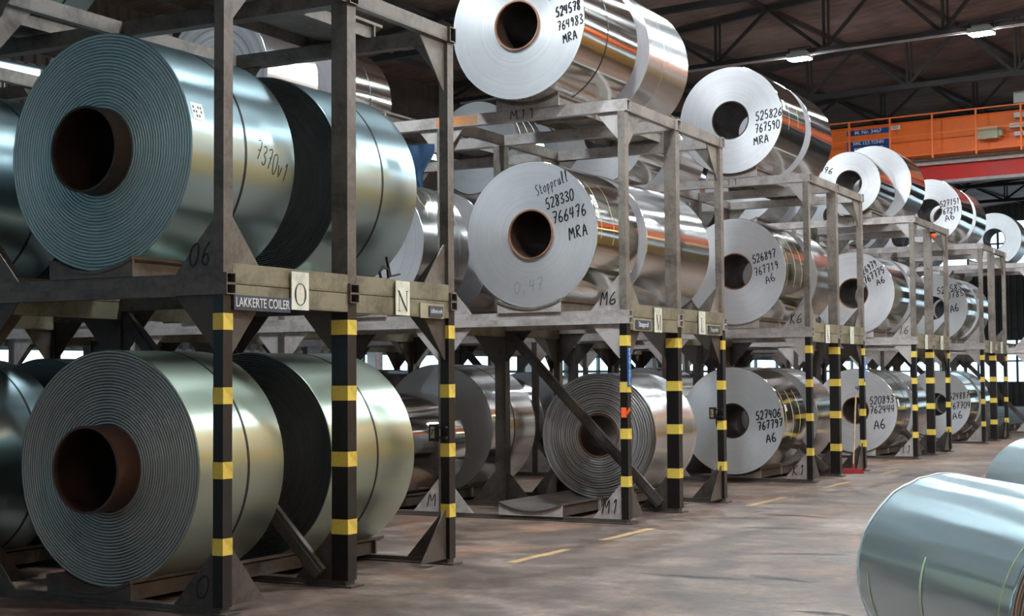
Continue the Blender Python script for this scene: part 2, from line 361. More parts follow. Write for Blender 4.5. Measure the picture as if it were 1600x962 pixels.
# deck joints / purlins run along the hall
pm = MB(); 
pur = cached('purlin', lambda: MB().box((-.04, YF, -.14), (.04, YB, 0)).mesh('purlin', ['truss']))
x = XL+1.5
while x < XR:
    ob('purlin', pur, ceil, (x, 0, roofz(x)+.13)); x += 3.0
def corr(name, p, q, z0, z1, m_, per=.32, dep=.06, split=None):
    """corrugated sheet wall from p to q in hall coordinates"""
    mb = MB(); p = Vector(p); q = Vector(q); L_ = (q-p).length; d = (q-p)/L_; nn = Vector((-d.y, d.x)); n = int(L_/per); vs = []
    for i in range(n):
        for t, o in ((0, 0), (.35, 0), (.5, dep), (.85, dep)):
            pt = p+d*(per*(i+t))+nn*o; vs.append(pt)
    vs.append(q)
    V = [(v.x, v.y, z0) for v in vs]+[(v.x, v.y, z1(v) if callable(z1) else z1) for v in vs]; m = len(vs)
    mb.add(V, [(i, i+1, m+i+1, m+i) for i in range(m-1)])
    # back sheet closes the wall
    o = (p-nn*.08, q-nn*.08)
    mb.add([(o[0].x, o[0].y, z0), (o[1].x, o[1].y, z0), (o[1].x, o[1].y, z1(o[1]) if callable(z1) else z1), (o[0].x, o[0].y, z1(o[0]) if callable(z1) else z1)], [(0, 1, 2, 3)])
    return mb
top = lambda v: roofz(v.x)+.15
# left wall: low window band, cladding, high window band, cladding
lw = MB()
for z0, z1 in ((0, 1.3), (2.3, 7.9), (8.35, top)):
    c = corr('w', (XL, YB), (XL, YF), z0, z1, 0); lw.add(c.v, c.f)
wall_left = struct('wall_left', lw, ['cladding'])
bw = MB()
for z0, z1 in ((0, 1.2), (3.4, 7.2), (9.55, top)):
    c = corr('w', (XR, YB), (XL, YB), z0, z1, 0); bw.add(c.v, c.f)
bw.box((3, YB, .9), (XR, YB+.1, 9.8)); wall_back = struct('wall_back', bw, ['cladding_grey'])
rw = MB(); rw.box((XR, YF, 0), (XR+.2, YB, 6.0)); rw.box((XR, YF, 7.2), (XR+.2, YB, 12.2)); wall_right = struct('wall_right', rw, ['ochre_wall'])
fw_ = MB(); fw_.box((XL, YF-.2, 0), (XR, YF, 3.2)); fw_.prism([(XL, 6.4), (XR, 6.4), (XR, 12), (4, 12), (XL, roofz(XL)+.2)], 'y', YF-.2, YF); wall_front = struct('wall_front', fw_, ['cladding_grey'])
_wn = [0]
def window(p, q, z0, z1, glass, step=2.0, hz=1):
    _wn[0] += 1; p = Vector(p); q = Vector(q); L_ = (q-p).length; d = (q-p)/L_; nn = Vector((-d.y, d.x))
    g = MB(); o = -nn*.05
    P = [p+o, q+o, q+o*2, p+o*2]
    g.add([(v.x, v.y, z0) for v in P]+[(v.x, v.y, z1) for v in P], [(0, 1, 2, 3), (7, 6, 5, 4), (0, 4, 5, 1), (1, 5, 6, 2), (2, 6, 7, 3), (3, 7, 4, 0)])
    w_ = struct('window_%d' % _wn[0], g, [glass])
    n = max(1, int(L_/step)); bm_ = cached(('bar', z1-z0), lambda: MB().box((-.05, -.05, 0), (.05, .05, z1-z0)).mesh('mullion', ['window_bar']))
    for i in range(n+1):
        c = p+d*(L_*i/n); ob('mullion', bm_, w_, (c.x, c.y, z0))
    for k in range(hz+2):
        z = z0+(z1-z0)*k/(hz+1); ob('transom', MB().bar((p.x, p.y, z), (q.x, q.y, z), .1, .08).mesh('transom', ['window_bar']), w_)
    return w_
window((XL, YB), (XL, YF), 1.3, 2.3, 'window_glass', 2.0)
window((XL, YB), (XL, YF), 7.9, 8.35, 'window_glass', 3.0, 0)
window((3, YB), (XL, YB), 7.2, 9.55, 'window_glass', 1.5)
window((3, YB), (XL, YB), 1.2, 3.4, 'window_glass', 2.0)
window((XR+.06, YF), (XR+.06, YB), 6.0, 7.2, 'window_glass_right', 3.0)
window((XL, YF), (XR, YF), 3.2, 6.4, 'window_glass_front', 3.0)  # glow band added behind the camera to light the coil faces
# steel columns on the walls
col_me = MB().box((-.15, -.15, 0), (.15, .15, 10)).mesh('column', ['crane_grey'])
for i, xx in enumerate((-12.5, -6.5, -.5, 5.5)): ob('column', col_me, wall_back, (xx, YB-.4, 0))
for i in range(11): ob('column', col_me, wall_left, (XL+.4, YF+3+i*7.5, 0))
# trusses
def truss_parts():
    parts = []; x0, x1 = XL+.2, XR-.2; zb = 9.6
    parts.append(('bottom_chord', MB().bar((x0, -.05, zb), (x1, -.05, zb), .05, .14).bar((x0, .05, zb), (x1, .05, zb), .05, .14)))
    t = MB(); t.bar((x0, 0, roofz(x0)), (4, 0, roofz(4)), .16, .14); t.bar((4, 0, roofz(4)), (x1, 0, roofz(x1)), .16, .14); parts.append(('top_chord', t))
    step = 1.47; n = int((x1-x0)/step); xs = [x0+i*(x1-x0)/n for i in range(n+1)]
    for i in range(n):
        a, b = xs[i], xs[i+1]
        if i % 2 == 0: parts.append(('diagonal', MB().bar((a, -.04, zb), (b, -.04, roofz(b)), .05, .09)))
        else: parts.append(('diagonal', MB().bar((a, .04, roofz(a)), (b, .04, zb), .05, .09)))
        if i % 2 == 1: parts.append(('vertical', MB().bar((b, 0, zb), (b, 0, roofz(b)), .06, .06).bar((b+.12, 0, zb), (b+.12, 0, roofz(b)), .05, .05)))
    return [(n_, mb.mesh(n_, ['truss'])) for n_, mb in parts]
TP = truss_parts()
ORD = ['nearest', 'second', 'third', 'fourth', 'fifth', 'sixth', 'seventh', 'eighth', 'ninth', 'tenth', 'eleventh', 'twelfth']
tys = [26.8+5.75*k for k in range(-1, 7)]
for i, ty in enumerate(tys):
    lab = ['dark roof truss crossing the top edge of the view, in front of the lamps', 'dark roof truss carrying the two lit floodlights above the aisle', 'dark roof truss just behind the floodlit one',
           'dark roof truss two behind the floodlit one, above the crane', 'dark roof truss three behind the floodlit one', 'dark roof truss four behind the floodlit one', 'dark roof truss next to last before the back wall', 'dark roof truss nearest the back wall'][i]
    t = thing('roof_truss', lab, 'truss', B(0, ty), BETA, 'roof trusses')
    for n_, me in TP: ob(n_, me, t)
# bracing rods seen between trusses, near the roof
# floodlights
hous = MB().box((-.27, -.2, .02), (.27, .2, .14)).box((-.2, -.14, .14), (.2, .14, .2)).mesh('housing', ['lamp_body'])
lens = MB().box((-.25, -.17, -.005), (.25, .17, .02)).mesh('lens', ['lamp_lens'])
brk = MB().box((-.3, -.02, .02), (-.27, .02, .3)).box((.27, -.02, .02), (.3, .02, .3)).box((-.3, -.02, .28), (.3, .02, .3)).mesh('bracket', ['truss'])
wl = MB().box((-.25, -.17, -.005), (.25, .17, .02)).mesh('lens', ['lamp_lens_warm'])
for yy in (-6, 4, 14, 24, 34, 46):  # warm lights added out of view to gild the coil reflections
    t = thing('sodium_lamp', 'warm sodium lamp over the right side of the hall, outside this view', 'lamp', B(11.2, yy, 8.6), BETA, 'warm lamps beside the right wall')
    ob('housing', hous, t); ob('lens', wl, t); ob('bracket', brk, t)
for ti, yy in enumerate((26.8, 15.3, 3.8)):
    for k in range(0 if ti == 0 else 1, 4):
        xx = -7.55+4.5*k
        lab = 'floodlight under the roof over the hall, outside this view'
        if ti == 0 and k == 0: lab = 'lit white floodlight, the left one of the two'
        elif ti == 0 and k == 1: lab = 'lit white floodlight near the top right corner of the roof'
        t = thing('floodlight', lab, 'lamp', B(xx, yy-.1, 9.42), BETA, 'roof floodlights')
        ob('housing', hous, t); ob('lens', lens, t); ob('bracket', brk, t)
# light conduit along the lamp truss
cd = MB().bar((XL+1, 26.62, 9.50), (XR-1, 26.62, 9.50), .05, .05)
o = struct('trim_1', cd, ['crane_grey'])
# ------------------------------------------------------------------ overhead crane
cr = thing('overhead_crane', 'orange overhead bridge crane spanning the hall beyond the racks', 'crane', B(0, 35.6), BETA)
CX0, CX1 = -10.6, 13.6
ob('girder', MB().box((CX0, 0, 8.06), (CX1, .5, 9.12)).mesh('girder', ['crane_orange']), cr)
ob('girder_flange', MB().box((CX0, -.06, 8.0), (CX1, .56, 8.06)).box((CX0, -.06, 9.12), (CX1, .56, 9.15)).mesh('girder_flange', ['crane_orange']), cr)
lb = ob('lower_beam', MB().box((CX0, .18, 7.33), (CX1, .26, 7.80)).mesh('lower_beam', ['crane_red']), cr, label='red lower beam')
ob('flange', MB().box((CX0, 0, 7.80), (CX1, .44, 7.91)).mesh('flange', ['crane_grey']), lb)
ob('flange', MB().box((CX0, 0, 7.24), (CX1, .44, 7.33)).mesh('flange', ['crane_grey']), lb)
ob('conduit', MB().cyl((CX0, -.1, 7.97), (CX1, -.1, 7.97), .04).mesh('conduit', ['sign_tan']), cr)
ob('end_truck', MB().box((CX0-.5, -.9, 7.2), (CX0, 1.6, 7.9)).mesh('end_truck', ['crane_orange']), cr)
hr = ob('handrail', MB().bar((CX0, -.7, 9.2), (CX1, -.7, 9.2), .04, .04).mesh('handrail', ['crane_rail']), cr)
ob('mid_rail', MB().bar((CX0, -.7, 8.62), (CX1, -.7, 8.62), .025, .025).mesh('mid_rail', ['crane_rail']), cr)
ob('walkway', MB().box((CX0, -.72, 8.0), (CX1, -.06, 8.03)).mesh('walkway', ['crane_orange']), cr)
rp = MB().box((-.025, -.025, 7.9), (.025, .025, 9.2)).mesh('rail_post', ['crane_rail'])
xx = -9.62
while xx < CX1: ob('rail_post', rp, cr, (xx, -.7, 0)); xx += 1.27
def board(parent, name, x0, x1, z0, z1, y, mat_, text, size, tm, bold=.0, sx=1., tx=None):
    b_ = ob(name, MB().box((x0, y-.01, z0), (x1, y, z1)).mesh(name, [mat_]), parent)
    if text: ob('lettering', lettering(text, size, tm, bold=bold, sx=sx), b_, ((x0+x1)/2 if tx is None else tx, y-.013, (z0+z1)/2), (PI/2, 0, 0))
    return b_
CRB = []
# ------------------------------------------------------------------ racks
W = 2.32; PITCHY = 6.88; YM, YR = 1.5, 3.04
NC = 4
tm_ = lambda key, fn: cached(key, fn)
def arcpts(R_, hw, zc, n=10): return [(hw*(-1+2*i/n), zc-math.sqrt(R_*R_-(hw*(-1+2*i/n))**2)) for i in range(n+1)]
def cradle_meshes():
    lo = arcpts(.9, .4, .93); hi = arcpts(.9, .4, .955)
    plate = MB().prism(lo+hi[::-1], 'y', -.03, 3.24)
    web = MB().prism([(-.4, 0), (.4, 0)]+lo[::-1], 'y', 0, .02)
    side = MB().box((-.37, 0, 0), (-.35, 3.1, .105)).box((.35, 0, 0), (.37, 3.1, .105))
    return plate, web, side
PL, WEB, SIDE = cradle_meshes()
def ARC(a, m): return m
RIB_T = ['steel', 'steel']
def post_mesh(w_, d_, h_, m_): return MB().box((-w_, 0, 0), (0, d_, h_)).mesh('post', [m_])
def gus(axis, sx, sz, a, b, m_):
    return MB().prism([(0, 0), (sx*a, 0), (sx*.02, sz*b), (0, sz*b)], axis, -.006, .006).mesh('gusset', [m_])
RACKN = ['first', 'second', 'third', 'fourth', 'fifth', 'sixth']
def rack(unit, tier, writing):
    y0 = (unit-1)*PITCHY; z0 = 0 if tier == 1 else 2.265
    nm = RACKN[unit-1]
    lab = ('floor-level steel rack with black and yellow striped posts, %s from the camera' if tier == 1 else 'bare steel upper rack stacked on the striped posts, %s from the camera') % nm
    t = thing('coil_rack', lab, 'rack', (0, y0, z0), 0, 'coil racks')
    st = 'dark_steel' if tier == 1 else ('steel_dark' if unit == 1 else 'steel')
    H = 2.265 if tier == 1 else 2.405
    xe = -W*NC-.16
    bz = .05 if tier == 1 else .075
    tz = 2.19 if tier == 1 else 2.275
    for fi, fy in enumerate((0, YM, YR)):
        dep = .12 if fi == 1 else .1
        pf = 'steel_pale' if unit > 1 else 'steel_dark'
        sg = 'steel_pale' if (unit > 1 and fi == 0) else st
        if tier == 1: ob('floor_rail', tm_(('fr', dep), lambda: MB().box((xe, -.03, 0), (.05, dep+.03, .015)).box((xe, 0, .015), (-.02, dep, .05)).mesh('floor_rail', ['dark_steel'])), t, (0, fy, 0))
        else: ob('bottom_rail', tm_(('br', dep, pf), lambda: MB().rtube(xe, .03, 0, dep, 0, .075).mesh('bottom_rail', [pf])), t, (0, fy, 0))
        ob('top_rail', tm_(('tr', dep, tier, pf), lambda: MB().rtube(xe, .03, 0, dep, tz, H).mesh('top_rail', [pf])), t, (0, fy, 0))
        for k in range(NC+1):
            px = -W*k
            wd = (.15 if fi == 1 else .085); painted_ = (tier == 1 and k == 0)
            m_ = 'black' if painted_ else st
            po = ob('post', tm_(('po', wd, dep, tier, m_), lambda: post_mesh(wd, dep, tz-bz, m_)), t, (px, fy, bz))
            if painted_:
                for zb in (2.06, 1.55, 1.04, .52):
                    ob('yellow_band', tm_(('yb', wd, dep), lambda: MB().box((-wd-.003, -.003, -.115), (.003, dep+.003, 0)).mesh('yellow_band', ['yellow'])), po, (0, 0, zb-bz))
            # transverse gussets
            for side in (-1, 1):
                if tier == 2 and fi == 1: continue
                if (k == 0 and side == 1) or (k == NC and side == -1): continue
                gx = px-wd if side == -1 else px
                for up in (0, 1):
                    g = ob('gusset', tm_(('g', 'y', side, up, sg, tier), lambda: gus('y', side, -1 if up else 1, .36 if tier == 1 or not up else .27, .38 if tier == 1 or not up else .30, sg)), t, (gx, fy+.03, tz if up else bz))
                    if fi == 0 and side == -1 and not up and k in writing:
                        txt = writing[k]
                        ob('handwriting', scrawl(txt, (-.24 if len(txt) > 1 else -.17, .06), (-.03, .06), .15, .014, None, 7), g, (0, -.007, 0))
            # longitudinal gussets at the aisle and inner rows
            if fi != 1:
                sy = 1 if fi == 0 else -1; gy = fy+(.1 if fi == 0 else 0)
                for up in (0, 1):
                    if k > 1 and not up: continue
                    ob('gusset', tm_(('g', 'x', sy, up, st), lambda: gus('x', sy, -1 if up else 1, .40, .42, st)), t, (px-.04, gy, (tz-.01 if up else bz)))
    # longitudinal beams
    for k in range(NC+1):
        for a, b in ((.1, YM), (YM+.12, YR)):
            mb_ = lambda z_0, z_1: MB().box((-.07, a, z_0), (.0, b, z_1)).box((-.06, a, z_0+.012), (.002, b, z_1-.012))
            if tier == 1: ob('side_beam', tm_(('sb1', a), lambda: mb_(2.12, 2.262).mesh('side_beam', ['steel_beam'])), t, (-W*k, 0, 0))
            else:
                ob('side_beam', tm_(('sb2', a, st), lambda: mb_(2.28, 2.405).mesh('side_beam', [st])), t, (-W*k, 0, 0))
                ob('side_beam', tm_(('sb3', a), lambda: mb_(.003, .145).mesh('side_beam', ['steel_beam'])), t, (-W*k, 0, 0))
    # diagonal brace in the middle frame, floor tier
    if tier == 1:
        for k in range(0, NC, 2):
            ob('diagonal_brace', tm_('db', lambda: MB().bar((-2.2, YM-.05, 2.12), (-.22, YM-.05, .10), .05, .12).bar((-2.2, YM-.08, 2.12), (-.22, YM-.08, .10), .012, .06).mesh('diagonal_brace', ['dark_steel'])), t, (-W*k, 0, 0))
    # cradles
    levels = [bz] if tier == 1 else [bz, H]
    for zb in levels:
        for k in range(NC):
            cx = -W*k-1.20
            c = ob('cradle', tm_(('cr', st), lambda: PL.mesh('cradle', [st])), t, (cx, 0, zb))
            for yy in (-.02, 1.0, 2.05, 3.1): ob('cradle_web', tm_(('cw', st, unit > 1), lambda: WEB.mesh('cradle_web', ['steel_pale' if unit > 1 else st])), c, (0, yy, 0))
            ob('cradle_side', tm_(('cs', st), lambda: SIDE.mesh('cradle_side', [st])), c)
    return t
def side_sign(rk, name, ya, yb, za, zb, bm, text, size, lm, sx=1., vertical=False, x=.0):
    s = ob(name, MB().box((x, ya, za), (x+.012, yb, zb)).mesh(name, [bm]), rk)
    ob('lettering', lettering(text, size, lm, sx=sx), s, (x+.0135, (ya+yb)/2, (za+zb)/2), (PI/2, 0, PI/2))
    return s
def serif(rk, name, ya, yb, za, zb, letter, x=.0):
    """pale plate with a thin serif letter in its lower half"""
    s = ob(name, MB().box((x, ya, za), (x+.01, yb, zb)).mesh(name, ['sign_white']), rk)
    mb = MB(); w_ = (yb-ya)*.70; h = .165; cy = (ya+yb)/2; cz = za+.115
    def seg(p, q, t): mb.bar((x+.011, cy+p[0]*w_/2, cz+p[1]*h/2), (x+.011, cy+q[0]*w_/2, cz+q[1]*h/2), t, .004) if False else quad(p, q, t)
    def quad(p, q, t):
        a = Vector((p[0]*w_/2, p[1]*h/2)); b = Vector((q[0]*w_/2, q[1]*h/2)); d = (b-a).normalized(); n = Vector((-d.y, d.x))*t/2
        P = [a+n, a-n, b-n, b+n]; mb.add([(x+.0115, cy+v.x, cz+v.y) for v in P], [(0, 1, 2, 3)])
    if letter == 'O':
        n = 28; V = []
        for i in range(n):
            a = 2*PI*i/n; c, s_ = math.cos(a), math.sin(a)
            V += [(x+.0115, cy+c*w_*.5, cz+s_*h*.5), (x+.0115, cy+c*(w_*.5-.016*abs(c)-.006), cz+s_*(h*.5-.006))]
        mb.add(V, [(2*i, 2*i+1, (2*i+3) % (2*n), (2*i+2) % (2*n)) for i in range(n)])
    else:
        S_ = {'N': [((-.8, -1), (-.8, 1), .007), ((-.9, 1), (.8, -1), .02), ((.8, -1), (.8, 1), .007), ((-1.1, -1), (-.5, -1), .005), ((-1.2, 1), (-.7, 1), .005), ((.5, 1), (1.1, 1), .005)],
              'M': [((-.8, -1), (-.75, 1), .007), ((-.75, 1), (0, -1), .02), ((0, -1), (.75, 1), .007), ((.78, -1), (.78, 1), .02), ((-1.1, -1), (-.5, -1), .005), ((.4, -1), (1.1, -1), .005), ((-1.1, 1), (-.6, 1), .005), ((.6, 1), (1.1, 1), .005)],
              'L': [((-.4, -1), (-.4, 1), .018), ((-.8, -1), (.8, -1), .006), ((.8, -1), (.8, -.6), .006), ((-.8, 1), (0, 1), .006)],
              'K': [((-.5, -1), (-.5, 1), .018), ((-.5, -.1), (.7, 1), .007), ((-.2, .2), (.8, -1), .02), ((-.9, -1), (-.1, -1), .006), ((-.9, 1), (-.1, 1), .006), ((.4, -1), (1.1, -1), .006)],
              'I': [((0, -1), (0, 1), .02), ((-.5, -1), (.5, -1), .006), ((-.5, 1), (.5, 1), .006)],
              'J': [((.1, -.7), (.1, 1), .02), ((.1, -.7), (-.5, -1), .01), ((-.4, 1), (.6, 1), .006)],
              'H': [((-.6, -1), (-.6, 1), .018), ((.6, -1), (.6, 1), .018), ((-.6, 0), (.6, 0), .006)],
              'G': [((.7, .7), (0, 1), .008), ((0, 1), (-.7, .2), .016), ((-.7, .2), (-.3, -.9), .016), ((-.3, -.9), (.6, -.8), .008), ((.6, -.8), (.6, 0), .014)]}
        for a, b, t in S_[letter]: quad(a, b, t)
    ob('lettering', mb.mesh('lettering', ['ink']), s)
racks = {}
wr = {1: {0: 'O6'}, 2: {0: 'M6'}, 3: {0: 'K6'}, 4: {0: 'I6'}, 5: {}, 6: {}}
wr1 = {1: {0: 'O', 1: 'O'}, 2: {0: 'M1', 1: 'M'}, 3: {0: 'K1'}, 4: {0: 'I1'}, 5: {}, 6: {}}
for u in range(1, 7):
    racks[u, 1] = rack(u, 1, wr1[u]); racks[u, 2] = rack(u, 2, wr[u])
# signs: on the aisle face of the beams (local coordinates of the rack)
def s1(u): return racks[u, 1]
side_sign(s1(1), 'name_sign', .10, .745, 2.085, 2.19, 'sign_blue', 'LAKKERTE COILER', .095, 'letter_grey', .78, x=.004)
side_sign(s1(1), 'name_sign', 2.55, 2.93, 2.11, 2.235, 'sign_tan', '', .05, 'letter_grey', x=.004)
side_sign(s1(1), 'name_sign', 2.68, 2.90, 2.125, 2.215, 'sign_blue', 'Lakkerte coils', .055, 'letter_grey', .62, x=.017)
side_sign(s1(2), 'name_sign', .16, .66, 2.115, 2.25, 'sign_tan', '', .05, 'letter_grey', x=.004)
side_sign(s1(2), 'name_sign', .20, .62, 2.135, 2.235, 'sign_blue', 'Stopprull', .085, 'letter_grey', .9, x=.017)
side_sign(s1(2), 'name_sign', 2.42, 2.92, 2.115, 2.25, 'sign_tan', '', .05, 'letter_grey', x=.004)
side_sign(s1(2), 'name_sign', 2.47, 2.88, 2.135, 2.235, 'sign_blue', 'Stoppruller', .08, 'letter_dim', .78, x=.017)
for u, (a, b) in {1: ('O', 'N'), 2: ('M', 'L'), 3: ('K', 'J'), 4: ('I', 'H'), 5: ('G', 'I')}.items():
    serif(s1(u), 'letter_sign', .75, .96, 2.11, 2.39, a, .014); serif(s1(u), 'letter_sign', 2.16, 2.37, 2.12, 2.40, b, .014)
# vertical blue sign on a striped post
def vsign(u, fy, txt='KRANTABLA'):
    s = ob('vertical_sign', MB().box((.004, fy-.01, 1.50), (.014, fy+.085, 1.92)).mesh('vertical_sign', ['blue_sign']), s1(u))
    for i, ch in enumerate(txt): ob('lettering', lettering(ch, .058, 'letter_grey'), s, (.0155, fy+.038, 1.895-.0455*i), (PI/2, 0, PI/2))
vsign(2, 0); vsign(3, YR)
# little black number plates on the far posts
for u, ch in ((1, '7'), (2, 'L')):
    b_ = ob('number_plate', MB().box((-.175, -.05, 1.06), (-.085, -.03, 1.21)).box((-.09, -.06, 1.08), (0, -.02, 1.10)).box((-.09, -.06, 1.17), (0, -.02, 1.19)).mesh('number_plate', ['black']), s1(u), (0, YR, 0))
    p_ = ob('label_card', MB().box((-.157, -.053, 1.085), (-.118, -.05, 1.185)).mesh('label_card', ['sign_tan']), b_)
    ob('lettering', lettering(ch, .07, 'ink'), b_, (-.137, -.055, 1.135), (PI/2, 0, 0))
# marker writing and rust on the top rail of the second rack
ob('handwriting', scrawl('M11', (-1.42, 2.295), (-1.08, 2.295), .10, .012, None, 3, slant=0), racks[2, 2], (0, -.001, 0))
rust = painted('rust_patch', (.55, .22, .08), (.34, .20, .12), .8, 6)
ob('rust_patch', MB().box((-2.42, -.002, 2.29), (-1.86, 0, 2.395)).mesh('rust_patch', [rust]), racks[2, 2])
ob('handwriting', scrawl('K11', (-1.42, 2.295), (-1.08, 2.295), .09, .010, None, 9, slant=0), racks[3, 2], (0, -.001, 0))
ob('handwriting', scrawl('I11', (-1.3, 2.295), (-1.0, 2.295), .09, .010, None, 9, slant=0), racks[4, 2], (0, -.001, 0))
# ------------------------------------------------------------------ coils
XC = -1.18
def zlevel(t): return {1: .05, 2: 2.34, 3: 4.67}[t]+.0555
TOPV = {1: 'floor-level', 2: 'middle-tier', 3: 'top-tier'}
def winding_mesh(R_, Ln, rc, barrel_m, face_m, grooves=0, seg=112, conic=0):
    mb = MB(); b_ = .006
    def face(y, sgn):
        if grooves:
            n = grooves; pr = []
            rg = random.Random(grooves); hw = (R_-b_-rc)/n
            for i in range(n):
                a = rc+hw*i; d = hw; wob = rg.uniform(-.004, .004)*(0 if grooves > 22 else 1.6)
                pr += [(a, y+.045*sgn), (a+d*.28, y+.045*sgn), (a+d*.30, y+.004*sgn+wob), (a+d*.42, y+wob), (a+d*.8, y+wob), (a+d*.98, y+.004*sgn+wob)]
            pr.append((R_-b_, y+.002*sgn)); return pr
        n = 10; return [(rc+(R_-b_-rc)*i/n, y+conic*sgn*(1-i/n)*0) for i in range(n+1)]
    mb.strip(face(0, 1), seg, 1); mb.strip(face(Ln, -1)[::-1] if not grooves else [(rc, Ln), (R_-b_, Ln)][::-1], seg, 1)
    mb.strip([(R_-b_, 0), (R_-.002, .002), (R_, b_)], seg, 0)
    mb.strip([(R_, b_), (R_, Ln*.33), (R_, Ln*.66), (R_, Ln-b_)], seg, 0); mb.strip([(R_, Ln-b_), (R_-b_, Ln)], seg, 0)
    mb.strip([(rc, 0), (rc, Ln)], seg, 1)
    me = mb.mesh('winding', [barrel_m, face_m]); return me
def cyl_map(R_, ysgn=1):
    return lambda s, t: ((R_+.0015)*math.cos(t/R_), s, (R_+.0015)*math.sin(t/R_))
def arc_mark(R_, y, wd, a0, a1, m_, wob=0, taper=False):
    mb = MB(); n = 20; V1 = []; V2 = []
    for i in range(n+1):
        a = a0+(a1-a0)*i/n; yy = y+wob*math.sin(3*i/n*PI)*.3+wob*i/n; w_ = wd*(1-.4*abs(2*i/n-1))
        V1.append(((R_+.002)*math.cos(a), yy-w_/2, (R_+.002)*math.sin(a))); V2.append(((R_+.002)*math.cos(a), yy+w_/2, (R_+.002)*math.sin(a)))
    mb.add(V1+V2, [(i, i+1, n+2+i, n+1+i) for i in range(n)], 0, True); return mb.mesh('marker_line', [m_])
def coil(label, x, y, z, R_, Ln, fin='alu', face='face', rc=None, coreout=.0, core='core', grooves=0, strap=None, texts=(), marks=(), tag=None, seg=112, group=None, rot=None, name='metal_coil', strap_m='strap'):
    rc = rc or .30
    c = thing(name, label, 'coil', (x, y, z), 0, group)
    if rot is not None: c.rotation_euler = (0, 0, rot)
    key = ('w', round(R_, 2), round(Ln, 2), round(rc, 2), fin, face, grooves, seg)
    ob('winding', cached(key, lambda: winding_mesh(R_, Ln, rc, fin, face, grooves, seg)), c)
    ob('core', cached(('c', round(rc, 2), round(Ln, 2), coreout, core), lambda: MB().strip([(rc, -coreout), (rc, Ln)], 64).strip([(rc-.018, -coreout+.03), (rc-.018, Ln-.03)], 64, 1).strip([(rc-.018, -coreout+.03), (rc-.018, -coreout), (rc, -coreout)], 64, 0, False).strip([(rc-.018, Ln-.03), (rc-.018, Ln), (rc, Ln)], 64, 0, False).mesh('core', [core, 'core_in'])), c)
    if strap is not None:
        for s_ in (strap if isinstance(strap, (list, tuple)) else [strap]):
            ob('strap', cached(('s', round(R_, 3), strap_m), lambda: MB().strip([(R_+.0005, -.011), (R_+.003, -.011), (R_+.003, .011), (R_+.0005, .011)], seg, 0, False).mesh('strap', [strap_m])), c, (0, s_, 0))
    for i, t in enumerate(texts):
        txt, p0, p1, h = t[:4]; m_ = t[5] if len(t) > 5 else 'ink'; wd = t[4] if len(t) > 4 else .016
        ob('handwriting', scrawl(txt, (p0[0], p0[1]-z), (p1[0], p1[1]-z), h, wd, None, 11+i*7, mat_=m_), c)
    for mk in marks: ob('marker_line', arc_mark(R_, *mk), c)
    if tag:
        ya, a0, w_, h_ = tag
        ob('paper_label', MB().strip([(R_+.002, ya), (R_+.002, ya+w_)], 6, 0, True, a0, a0+h_/R_).mesh('paper_label', ['paper']), c)
        L_ = ob('printing', (lambda mb: [mb.strip([(R_+.0032, ya+w_*.12+w_*.2*j), (R_+.0032, ya+w_*.22+w_*.2*j)], 2, 0, True, a0+h_/R_*(.15+.25*i), a0+h_/R_*(.3+.25*i)) for i in range(3) for j in range(4) if (i+j) % 3] and mb)(MB()).mesh('printing', ['ink']), c)
    return c
def zc(t, R_): return zlevel(t)+R_
PIX = PI
# unit 1 (lacquered)
lz = zc(2, .87)
c_ = coil('teal ribbed-end coil with paper label, middle tier nearest the camera', XC, .04, lz, .87, 1.2, 'lacquer', 'face_teal', .315, .16, 'core_dark', 23, [.60], tag=(.03, .20, .13, .13), seg=144)
ob('handwriting', scrawl('7370v1', (.71, -.02), (1.10, -.17), .15, .010, None, 5, mapf=cyl_map(.87), slant=-.1), c_)
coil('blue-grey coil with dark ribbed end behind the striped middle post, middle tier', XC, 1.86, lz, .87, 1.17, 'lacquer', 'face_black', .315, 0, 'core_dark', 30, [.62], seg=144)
lz = zc(1, .86)
coil('pale green ribbed-end coil on the floor rack nearest the camera', XC, .14, lz, .86, .98, 'lacquer_green', 'face_grey', .315, .22, 'core_brown', 24, [.55], seg=144)
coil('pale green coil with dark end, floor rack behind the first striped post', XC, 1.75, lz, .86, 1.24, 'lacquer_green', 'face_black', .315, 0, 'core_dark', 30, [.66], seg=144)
# unit 2
Y2 = 6.88
coil('large handwritten silver coil on top of the second rack, gold reflections on its barrel', XC, 6.60, zc(3, .84), .84, 1.47, 'alu_mirror', 'face', .285, .02, 'core', 0, [.62],
     [('524578', (.49, 5.60), (.80, 5.66), .10, .020), ('764983', (.51, 5.44), (.83, 5.50), .10), ('MRA', (.58, 5.29), (.76, 5.34), .10), ('____', (.4, 5.76), (.6, 5.8), .1), ('526', (.40, 5.80), (.62, 5.86), .07)],
     [(.30, .012, .62, .95, 'chalk_green', .25), (.45, .012, .55, .85, 'chalk_green', .3), (.62, .012, .6, .8, 'chalk_green', .35)], tag=(.02, .45, .10, .17))
coil('silver coil on top of second rack, directly behind the handwritten one', XC, 8.42, zc(3, .85), .85, 1.27, 'alu_soft', 'face', .285, 0)
coil('silver coil with four lines of handwriting, middle tier, above the empty floor cradle', XC, 6.90, zc(2, .835), .835, 1.15, 'alu_mirror', 'face', .285, .02, 'core', 0, [],
     [('Stopprull', (.08, 3.66), (.49, 3.82), .12, .010), ('528330', (.20, 3.50), (.56, 3.60), .12), ('766476', (.28, 3.33), (.71, 3.42), .13), ('MRA', (.49, 3.14), (.73, 3.20), .13), ('0,47', (-.22, 2.56), (.16, 2.60), .13, .008, 'faint_ink')],
     [(.09, .012, -.1, .75, 'chalk', .04), (.42, .010, -.15, .75, 'chalk', .05), (.80, .012, -.1, .6, 'chalk', .05)], tag=(.02, .32, .10, .16))
